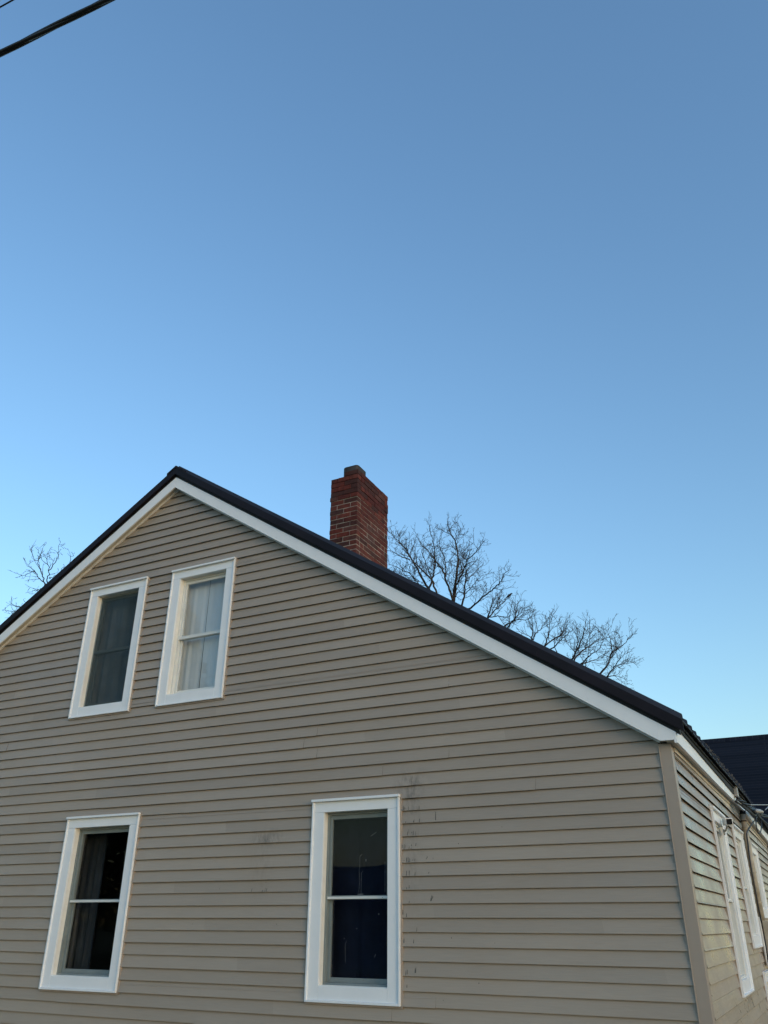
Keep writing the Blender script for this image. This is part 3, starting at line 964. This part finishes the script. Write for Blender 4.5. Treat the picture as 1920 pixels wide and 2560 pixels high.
# ------------------------------------------------------------------ neighbouring houses
def plain_house(name, label, x0, x1, y0, y1, ze, zr, wall, over=.3, wtrim="white_trim"):
    """gable house with its ridge along x"""
    h = thing(name, label, "house", ((x0 + x1) / 2, (y0 + y1) / 2, 0))
    ym = (y0 + y1) / 2
    mb = MB()
    mb.prism([(x0, y0, 0), (x0, y1, 0), (x0, y1, ze), (x0, ym, zr - .15), (x0, y0, ze)], (x1 - x0, 0, 0))
    mb.build("wall", wall, h)
    sl = (zr - ze) / (ym - y0)
    for s in (0, 1):
        mb = MB()
        ya, yb = (y0 - over, ym) if s == 0 else (ym, y1 + over)
        za, zb = (ze - over * sl, zr) if s == 0 else (zr, ze - over * sl)
        mb.solid([(x0 - over, ya, za), (x1 + over, ya, za), (x1 + over, yb, zb), (x0 - over, yb, zb),
                  (x0 - over, ya, za + .10), (x1 + over, ya, za + .10), (x1 + over, yb, zb + .10), (x0 - over, yb, zb + .10)])
        mb.build("roof", "shingles", h, uv=lambda v: (v.x, abs(v.y - ym) * math.sqrt(1 + sl * sl)))
    mb = MB()
    mb.prism([(x0 - over, ym - .16, zr + .10 - .16 * sl + .006), (x0 - over, ym, zr + .135), (x0 - over, ym + .16, zr + .10 - .16 * sl + .006), (x0 - over, ym, zr + .10)], (x1 - x0 + 2 * over, 0, 0))
    mb.build("ridge_cap", "shingles", h, uv=lambda v: (v.y * .3, v.x))
    mb = MB(); mb.box((x0 - over, y0 - over - .03, ze - over * sl - .12), (x1 + over, y0 - over - .001, ze - over * sl + .1)); mb.build("fascia", "white_trim", h)
    n = max(2, int((x1 - x0) / 3.2))
    for i in range(n):
        for yy, s in ((y0, -1), (y1, 1)):
            u = x0 + (x1 - x0) * (i + .5) / n
            mb = MB()
            for a, b, c, d in ((-.55, -.45, .9, 2.3), (.45, .55, .9, 2.3), (-.449, .449, .9, 1.0), (-.449, .449, 2.2, 2.3), (-.449, .449, 1.58, 1.63)):
                mb.box((u + a, min(yy + s * .001, yy + s * .04), c), (u + b, max(yy + s * .001, yy + s * .04), d))
            f = mb.build("window", wtrim, h)
            mb = MB(); mb.box((u - .449, min(yy + s * .004, yy + s * .012), 1.0), (u + .449, max(yy + s * .004, yy + s * .012), 2.2))
            p = mb.build("pane", "black_gloss", None)
            p.parent = f; p.matrix_parent_inverse = (Matrix.Translation(Vector(h.location)) @ f.matrix_parent_inverse).inverted()
    return h
plain_house("neighbour_house", "house behind with a dark blue shingle roof, beyond the right corner", -14, .15, 13.2, 22.8, 2.83, 6.15, "house_clapboard")
plain_house("street_house", "brown gable house across the street, mirrored in the window glass", -27, -12, -38, -29, 2.3, 4.15, "brown_clapboard", .3, "brown_clapboard")

def conifer(label, x, y, h, seed):
    t = thing("evergreen_tree", label, "tree", (x, y, 0), "evergreens across the street")
    rng = random.Random(seed)
    mb = MB(); mb.tube([(x, y, -.1), (x, y, h * .5), (x, y, h)], [.26, .16, .02], 8); mb.build("trunk", "bark", t, smooth=True)
    mb = MB()
    for i in range(2600):
        f = rng.random() ** .8
        z = h * (.08 + .9 * f); r = (1 - f) * h * .27 * rng.random() ** .6 + .1
        a = rng.uniform(0, 6.283); c = Vector((x + r * math.cos(a), y + r * math.sin(a), z - .12 * r))
        out = Vector((math.cos(a), math.sin(a), -.25)); sd_ = Vector((-math.sin(a), math.cos(a), 0))
        l = rng.uniform(.3, .6); w_ = rng.uniform(.14, .26)
        mb.face([c - out * l - sd_ * w_, c + out * l - sd_ * w_ * .3, c + out * l + sd_ * w_ * .3 + Vector((0, 0, .1)), c - out * l + sd_ * w_ + Vector((0, 0, .15))])
    mb.build("crown", "needle_green", t, fix=False)
for i, (lb, x, y, h) in enumerate((("tall evergreen across the street, right of the other two", -27.5, -25, 17), ("middle evergreen across the street, the tallest of three", -33, -27, 19), ("left evergreen across the street, set back from the road", -39, -29, 17))):
    conifer(lb, x, y, h, 20 + i)

# ------------------------------------------------------------------ overhead cables
def wire(name, label, pts, r, wob=0.0, mat="black_rubber"):
    mb = MB(); P = []
    for k in range(241):
        t = k / 240
        p = Vector(pts[0]).lerp(Vector(pts[1]), t)
        p.z -= .0 * math.sin(math.pi * t)
        P.append(p)
    if wob:
        # three twisted conductors
        for i in range(3):
            mb.tube([p + Vector((0, wob * math.cos(k * .55 + i * 2.094), wob * math.sin(k * .55 + i * 2.094))) for k, p in enumerate(P)], r, 8)
    else:
        mb.tube(P, r, 10)
    return tag(mb.build(name, mat, None, smooth=True), label, "cable")
# both run along the street front, level with the eaves and higher; slope taken from the two ends seen
dx = (-1.563 + 2.319); sl_y = .051 / dx
wire("overhead_cable", "thick black bundled cable crossing the sky at upper left", [(-2.319 - 16, -5.168 - 16 * sl_y, 6.0), (-2.319 + 16, -5.168 + 16 * sl_y, 6.0)], .0125, .0065)
wire("overhead_wire", "thin black wire in the corner of the sky above the thick cable", [(-2.797 - 16, -5.033 - 16 * .05, 7.0), (-2.797 + 16, -5.033 + 16 * .05, 7.0)], .0052)

# ------------------------------------------------------------------ bare trees
LIMBS = {
"oak": [
  (0.06, 0.012, [(-10.24,19.5,12.68),(-10.33,19.36,13.08),(-10.39,19.23,13.26),(-10.52,19.09,13.42),(-10.64,18.95,13.59),(-10.77,18.82,13.75),(-10.9,18.68,13.91),(-11.02,18.55,14.27),(-11.18,18.41,14.47),(-11.35,18.27,14.64),(-11.44,18.14,14.86),(-11.47,18.0,15.07)]),
  (0.07, 0.015, [(-10.51,19.4,12.88),(-10.88,19.6,13.46),(-11.16,19.8,13.97),(-11.45,20.0,14.44),(-11.71,20.2,14.83),(-11.97,20.4,15.24),(-12.28,20.6,15.7),(-12.7,20.8,16.12)]),
  (0.06, 0.012, [(-10.55,19.5,13.01),(-10.57,19.79,13.44),(-10.59,20.07,13.87),(-10.67,20.36,14.46),(-10.78,20.64,15.0),(-10.99,20.93,15.64),(-11.21,21.21,16.27),(-11.38,21.5,16.68)]),
  (0.035, 0.012, [(-10.51,19.8,13.53),(-10.54,19.64,13.54),(-10.59,19.48,13.77),(-10.67,19.32,14.18),(-10.69,19.16,14.38),(-10.55,19.0,14.45)]),
  (0.07, 0.012, [(-9.82,20.0,12.56),(-9.86,19.81,12.91),(-9.93,19.62,13.29),(-9.96,19.44,13.58),(-10.1,19.25,13.85),(-10.2,19.06,14.08),(-10.37,18.88,14.33),(-10.5,18.69,14.48),(-10.54,18.5,14.7)]),
  (0.035, 0.012, [(-10.08,20.0,13.59),(-10.15,20.17,13.82),(-10.21,20.33,14.32),(-10.35,20.5,14.72),(-10.55,20.67,15.1),(-10.64,20.83,15.49),(-10.6,21.0,15.77)]),
  (0.09, 0.012, [(-9.8,20.0,12.49),(-9.73,20.06,13.13),(-9.68,20.12,13.59),(-9.62,20.19,14.18),(-9.68,20.25,14.75),(-9.77,20.31,15.2),(-9.94,20.37,15.5),(-10.08,20.44,15.93),(-10.13,20.5,16.18)]),
  (0.02, 0.01, [(-9.95,20.4,15.51),(-10.33,20.7,15.82),(-10.73,21.0,16.22)]),
  (0.022, 0.01, [(-9.81,20.4,15.24),(-9.48,19.95,15.22),(-9.16,19.5,15.22)]),
  (0.065, 0.012, [(-9.82,20.1,12.62),(-9.58,19.83,13.05),(-9.33,19.56,13.19),(-9.03,19.29,13.47),(-8.79,19.01,13.57),(-8.46,18.74,13.64),(-8.14,18.47,13.74),(-7.8,18.2,13.87)]),
  (0.04, 0.012, [(-9.71,20.1,13.33),(-9.74,20.36,13.66),(-9.64,20.62,13.96),(-9.79,20.88,14.49),(-9.64,21.14,14.93),(-9.47,21.4,15.18)]),
  (0.06, 0.014, [(-9.54,20.2,12.33),(-9.33,19.96,12.77),(-9.19,19.72,13.1),(-9.04,19.48,13.42),(-8.9,19.24,13.68),(-8.64,19.0,13.91)]),
  (0.03, 0.01, [(-9.33,20.1,13.2),(-9.14,20.37,13.58),(-8.97,20.63,13.91),(-8.8,20.9,14.21)]),
  (0.025, 0.01, [(-9.39,20.2,12.8),(-9.09,20.0,12.9),(-8.82,19.8,13.0),(-8.55,19.6,13.09),(-8.32,19.4,13.13)]),
  (0.055, 0.012, [(-9.27,20.2,12.16),(-8.77,19.9,12.29),(-8.29,19.6,12.4),(-7.87,19.3,12.5),(-7.53,19.0,12.56),(-7.3,18.7,12.65),(-6.97,18.4,12.65)]),
  (0.02, 0.03, [(-9.42,20.2,12.83),(-9.65,20.13,12.89),(-9.75,20.07,12.66),(-9.79,20.0,12.52)]),
  (0.03, 0.01, [(-10.95,19.4,13.3),(-11.48,19.7,13.83),(-11.96,20.0,14.2),(-12.49,20.3,14.62),(-12.88,20.6,14.84)]),
  (0.03, 0.01, [(-11.3,19.4,14.27),(-11.49,19.17,14.32),(-11.68,18.95,14.43),(-11.8,18.72,14.5),(-11.82,18.5,14.6)]),
  (0.025, 0.01, [(-10.86,19.4,13.09),(-11.41,19.9,13.73),(-11.98,20.4,14.12),(-12.57,20.9,14.49)])],
"mid": [
  (0.05, 0.012, [(-8.87,21.0,11.93),(-8.61,20.67,12.09),(-8.42,20.33,12.19),(-8.23,20.0,12.35)]),
  (0.045, 0.012, [(-8.84,21.0,11.98),(-8.59,21.33,12.4),(-8.4,21.67,12.76),(-8.25,22.0,13.07)]),
  (0.035, 0.012, [(-8.8,21.0,12.01),(-8.38,20.67,11.9),(-7.94,20.33,11.69),(-7.57,20.0,11.58)]),
  (0.05, 0.012, [(-8.23,21.5,11.68),(-7.96,21.17,11.72),(-7.63,20.83,11.8),(-7.32,20.5,12.03)]),
  (0.045, 0.01, [(-8.36,21.5,11.76),(-8.09,21.38,11.81),(-7.81,21.25,11.85),(-7.3,21.12,11.75),(-7.06,21.0,11.88)]),
  (0.03, 0.01, [(-7.9,21.4,11.88),(-7.87,21.6,12.24),(-7.88,21.8,12.54),(-7.86,22.0,12.84)]),
  (0.045, 0.01, [(-7.31,21.5,11.02),(-7.22,21.33,11.27),(-7.16,21.17,11.53),(-7.1,21.0,11.82)]),
  (0.035, 0.01, [(-7.3,21.5,11.05),(-7.23,21.7,11.32),(-7.09,21.9,11.52),(-7.0,22.1,11.77),(-6.94,22.3,12.02)]),
  (0.025, 0.01, [(-7.3,21.5,11.08),(-7.39,21.15,11.15),(-7.52,20.8,11.19)]),
  (0.045, 0.01, [(-6.91,21.6,10.75),(-6.73,21.45,10.95),(-6.62,21.3,11.18),(-6.49,21.15,11.42),(-6.47,21.0,11.66)]),
  (0.045, 0.01, [(-6.87,21.6,10.77),(-6.61,21.85,11.08),(-6.34,22.1,11.34),(-6.27,22.35,11.67),(-6.29,22.6,11.94)]),
  (0.04, 0.01, [(-6.72,21.6,10.62),(-6.37,21.35,10.72),(-6.11,21.1,10.79),(-5.79,20.85,10.86),(-5.54,20.6,10.95)]),
  (0.025, 0.01, [(-6.46,21.6,10.52),(-6.54,21.73,10.79),(-6.48,21.87,11.1),(-6.43,22.0,11.39)])],
"far": [
  (0.055, 0.01, [(-5.81,21.0,9.94),(-5.59,20.8,10.12),(-5.37,20.6,10.3),(-5.21,20.4,10.46),(-5.04,20.2,10.67),(-4.92,20.0,10.97)]),
  (0.05, 0.01, [(-5.73,21.0,9.88),(-5.49,21.26,10.29),(-5.36,21.52,10.47),(-5.23,21.78,10.65),(-5.05,22.04,10.88),(-4.86,22.3,10.99)]),
  (0.045, 0.01, [(-5.51,21.0,9.75),(-5.2,20.62,9.78),(-4.9,20.25,9.84),(-4.61,19.88,9.84),(-4.29,19.5,10.0)]),
  (0.035, 0.01, [(-5.78,21.0,9.96),(-5.69,21.25,10.29),(-5.66,21.5,10.66),(-5.65,21.75,11.07),(-5.72,22.0,11.51)]),
  (0.03, 0.01, [(-5.45,21.0,9.74),(-5.23,21.33,9.92),(-5.06,21.67,10.07),(-4.97,22.0,10.27)]),
  (0.025, 0.01, [(-5.36,21.4,10.44),(-5.14,20.95,10.61),(-4.83,20.5,10.79)]),
  (0.055, 0.01, [(-4.98,21.5,9.47),(-4.72,21.57,9.74),(-4.63,21.64,9.95),(-4.53,21.71,10.2),(-4.35,21.79,10.34),(-4.15,21.86,10.49),(-3.97,21.93,10.66),(-3.84,22.0,10.88)]),
  (0.03, 0.008, [(-4.53,21.7,10.19),(-4.42,21.37,10.38),(-4.38,21.03,10.61),(-4.39,20.7,10.78)]),
  (0.045, 0.01, [(-4.76,21.5,9.31),(-4.53,21.18,9.43),(-4.27,20.85,9.52),(-4.04,20.52,9.66),(-3.87,20.2,9.8)]),
  (0.03, 0.008, [(-4.84,21.5,9.35),(-4.63,21.73,9.41),(-4.42,21.97,9.45),(-4.22,22.2,9.36)]),
  (0.025, 0.008, [(-4.44,21.2,9.52),(-4.26,21.7,9.8),(-4.04,22.2,10.11)])],
"left": [
  (0.05, 0.01, [(-20.04,10.0,11.41),(-19.98,9.86,11.53),(-19.93,9.71,11.69),(-19.94,9.57,11.89),(-19.89,9.43,12.01),(-19.62,9.29,12.04),(-19.62,9.14,12.17),(-19.53,9.0,12.29)]),
  (0.04, 0.01, [(-20.17,10.0,11.55),(-20.67,10.2,11.85),(-21.15,10.4,12.18),(-21.61,10.6,12.39),(-22.11,10.8,12.43),(-22.65,11.0,12.61),(-23.25,11.2,12.86)]),
  (0.025, 0.01, [(-21.02,10.3,12.11),(-21.01,10.2,12.21),(-21.13,10.1,12.29),(-21.21,10.0,12.39)]),
  (0.045, 0.012, [(-19.97,10.0,11.48),(-19.78,9.84,11.59),(-19.57,9.68,11.69),(-19.51,9.52,11.84),(-19.54,9.36,11.9),(-19.51,9.2,11.98)]),
  (0.04, 0.01, [(-19.97,10.0,11.89),(-20.08,10.25,12.28),(-20.33,10.5,12.64),(-20.64,10.75,13.11),(-20.98,11.0,13.62)]),
  (0.025, 0.01, [(-20.11,10.0,12.14),(-20.82,10.5,12.81),(-21.44,11.0,13.36)]),
  (0.025, 0.01, [(-19.98,9.5,12.06),(-20.54,9.77,12.32),(-21.06,10.03,12.78),(-21.44,10.3,13.15)]),
  (0.03, 0.01, [(-20.17,10.2,11.75),(-20.06,10.27,11.77),(-20.0,10.35,11.89),(-19.82,10.42,12.16),(-19.93,10.5,12.3)]),
  (0.03, 0.01, [(-19.38,10.2,11.99),(-19.42,10.35,12.39),(-19.54,10.5,12.66)]),
  (0.03, 0.008, [(-20.36,10.2,11.39),(-20.95,10.43,11.54),(-21.45,10.67,11.64),(-22.09,10.9,11.81)]),
  (0.035, 0.008, [(-20.96,10.3,10.91),(-21.47,10.48,11.02),(-21.89,10.65,11.17),(-22.45,10.82,11.41),(-22.94,11.0,11.65)]),
  (0.035, 0.008, [(-21.38,10.3,10.78),(-21.17,9.97,10.67),(-21.07,9.63,10.55),(-20.88,9.3,10.43)]),
  (0.02, 0.008, [(-21.61,10.3,10.85),(-21.66,10.2,10.96),(-21.63,10.1,11.06)]),
  (0.025, 0.008, [(-21.08,10.3,11.0),(-21.1,10.2,11.09),(-21.05,10.1,11.15)])]}

def catmull(pts, n):
    return smooth_path(pts, n)

def grow(mb, P, r0, r1, rng, level, dens, stats, tsc=1.0):
    """twigs along a branch; short crooked shoots bending upward"""
    if level == 0: return
    L = sum((b - a).length for a, b in zip(P, P[1:]))
    if L < .12: return
    step = {3: .21, 2: .15, 1: .12}[level] / dens
    s = rng.uniform(.15, .5) * step + (.25 if level == 3 else .05)
    acc = 0; i = 0
    segs = [(b - a).length for a, b in zip(P, P[1:])]
    while s < L:
        a = 0; i = 0
        while i < len(segs) - 1 and a + segs[i] < s:
            a += segs[i]; i += 1
        t = (s - a) / max(segs[i], 1e-6)
        p = P[i].lerp(P[i + 1], min(t, 1))
        tan = (P[i + 1] - P[i]).normalized()
        f = s / L
        rr = r0 + (r1 - r0) * f
        # pick a side direction
        ax_ = Vector((rng.gauss(0, 1), rng.gauss(0, .8), rng.gauss(0, 1)))
        side = (ax_ - tan * ax_.dot(tan))
        if side.length < 1e-3: s += step; continue
        side.normalize()
        ang = rng.uniform(.5, 1.1)
        d = (tan * math.cos(ang) + side * math.sin(ang) + Vector((0, 0, rng.uniform(.0, .35)))).normalized()
        base = tsc * {3: rng.uniform(.40, 1.25), 2: rng.uniform(.20, .55), 1: rng.uniform(.07, .24)}[level]
        ln = base * (1.05 - .45 * f)
        nseg = {3: 6, 2: 4, 1: 3}[level]
        Q = [p.copy()]
        for k in range(nseg):
            d = (d + Vector((rng.gauss(0, .16), rng.gauss(0, .16), rng.gauss(.06, .15)))).normalized()
            Q.append(Q[-1] + d * ln / nseg)
        q0 = max(min(rr * .6, {3: .012, 2: .0075, 1: .0055}[level]), .0046)
        q1 = .0040
        mb.tube(Q, [q0 + (q1 - q0) * k / nseg for k in range(nseg + 1)], 4 if level < 3 else 5, cap=False)
        stats[0] += 1
        grow(mb, Q, q0, q1, rng, level - 1, dens, stats, tsc)
        # swollen bud at the tip
        s += step * rng.uniform(.6, 1.5)

def bare_tree(name, label, limbs, base, crotch, seed, dens=1.15, tsc=.88, rs_=.70):
    rng = random.Random(seed)
    t = thing(name, label, "tree", base, "bare trees behind the house")
    tr_ = MB(); tw = MB(); stats = [0]
    base = Vector(base); crotch = Vector(crotch)
    tp = smooth_path([base + Vector((0, 0, -.2)), base.lerp(crotch, .35) + Vector((.1, .05, 0)), base.lerp(crotch, .7) + Vector((-.08, .1, 0)), crotch], 5)
    nn = len(tp)
    tr_.tube(tp, [.30 + (.15 - .30) * (k / (nn - 1)) ** .7 + (.10 if k == 0 else 0) for k in range(nn)], 12)
    seen = []
    for (ra, rb_, pts) in limbs:
        ra *= rs_; rb_ *= rs_
        P = [Vector(p) for p in pts]
        st = P[0]
        near = min([(q - st).length for q in seen], default=9)
        full = smooth_path(P, 4)
        full = [p + Vector((rng.gauss(0, .010), rng.gauss(0, .03), rng.gauss(0, .010))) for p in full]
        if near > .55:
            # a bough that leaves the fork of the trunk
            lead = smooth_path([crotch - Vector((0, 0, .3)), crotch.lerp(st, .5) + Vector((0, 0, -.25)), st, P[1]], 5)[:11]
            k = len(lead)
            tw.tube(lead, [ra * 1.55 + (ra - ra * 1.55) * j / (k - 1) for j in range(k)], 8)
            grow(tw, lead[4:], ra * 1.2, ra, rng, 3, dens * .8, stats, tsc)
        n = len(full)
        R = [ra + (rb_ - ra) * (j / (n - 1)) ** .8 for j in range(n)]
        tw.tube(full, R, 8)
        grow(tw, full, ra, rb_, rng, 3, dens, stats, tsc)
        for a, b in zip(P, P[1:]):
            for q in range(6): seen.append(a.lerp(b, q / 6))
        seen.append(P[-1])
    tr_.build("trunk", "bark", t, smooth=True)
    tw.build("branches", "twig_bark", t, smooth=True)
    return t
bare_tree("bare_tree", "tallest bare tree with spreading limbs, right of the brick chimney", LIMBS["oak"], (-9.6, 19.9, 0), (-9.5, 19.9, 9.6), 12)
bare_tree("bare_tree", "middle bare tree between the tall tree and the far one, a bird in it", LIMBS["mid"], (-7.4, 21.4, 0), (-7.3, 21.4, 8.6), 2)
bare_tree("bare_tree", "lowest bare tree, farthest right along the roof slope", LIMBS["far"], (-5.0, 21.2, 0), (-5.0, 21.2, 7.4), 3)
bare_tree("bare_tree", "bare tree peeping over the left slope of the roof", LIMBS["left"], (-19.74, 10.00, 0), (-19.74, 10.00, 9.01), 4, .70, .5, .42)

# ------------------------------------------------------------------ bird on a twig
bd = thing("bird", "small black bird perched on a twig of the middle tree", "bird", (-8.246, 22.0, 13.075))
bx, by, bz = -8.246, 22.0, 13.075
mb = MB()
pth = [(-.13, -.075), (-.10, -.05), (-.06, -.015), (0, .02), (.05, .05), (.085, .075), (.115, .09), (.14, .088), (.17, .082)]
rr = [.006, .018, .034, .044, .042, .032, .028, .014, .002]
mb.tube([(bx + a, by, bz + .06 + b) for a, b in pth], rr, 12)
mb.build("body", "bird_black", bd, smooth=True)
mb = MB(); mb.solid([(bx - .10, by - .012, bz + .008), (bx - .10, by + .012, bz + .008), (bx - .20, by + .02, bz - .05), (bx - .20, by - .02, bz - .05),
                     (bx - .10, by - .012, bz + .016), (bx - .10, by + .012, bz + .016), (bx - .20, by + .02, bz - .044), (bx - .20, by - .02, bz - .044)])
mb.build("tail", "bird_black", bd)
for s in (-1, 1):
    mb = MB(); mb.tube([(bx, by + s * .012, bz + .05), (bx + .01, by + s * .014, bz + .02), (bx, by + s * .014, bz)], .003, 5); mb.build("leg", "bird_black", bd)
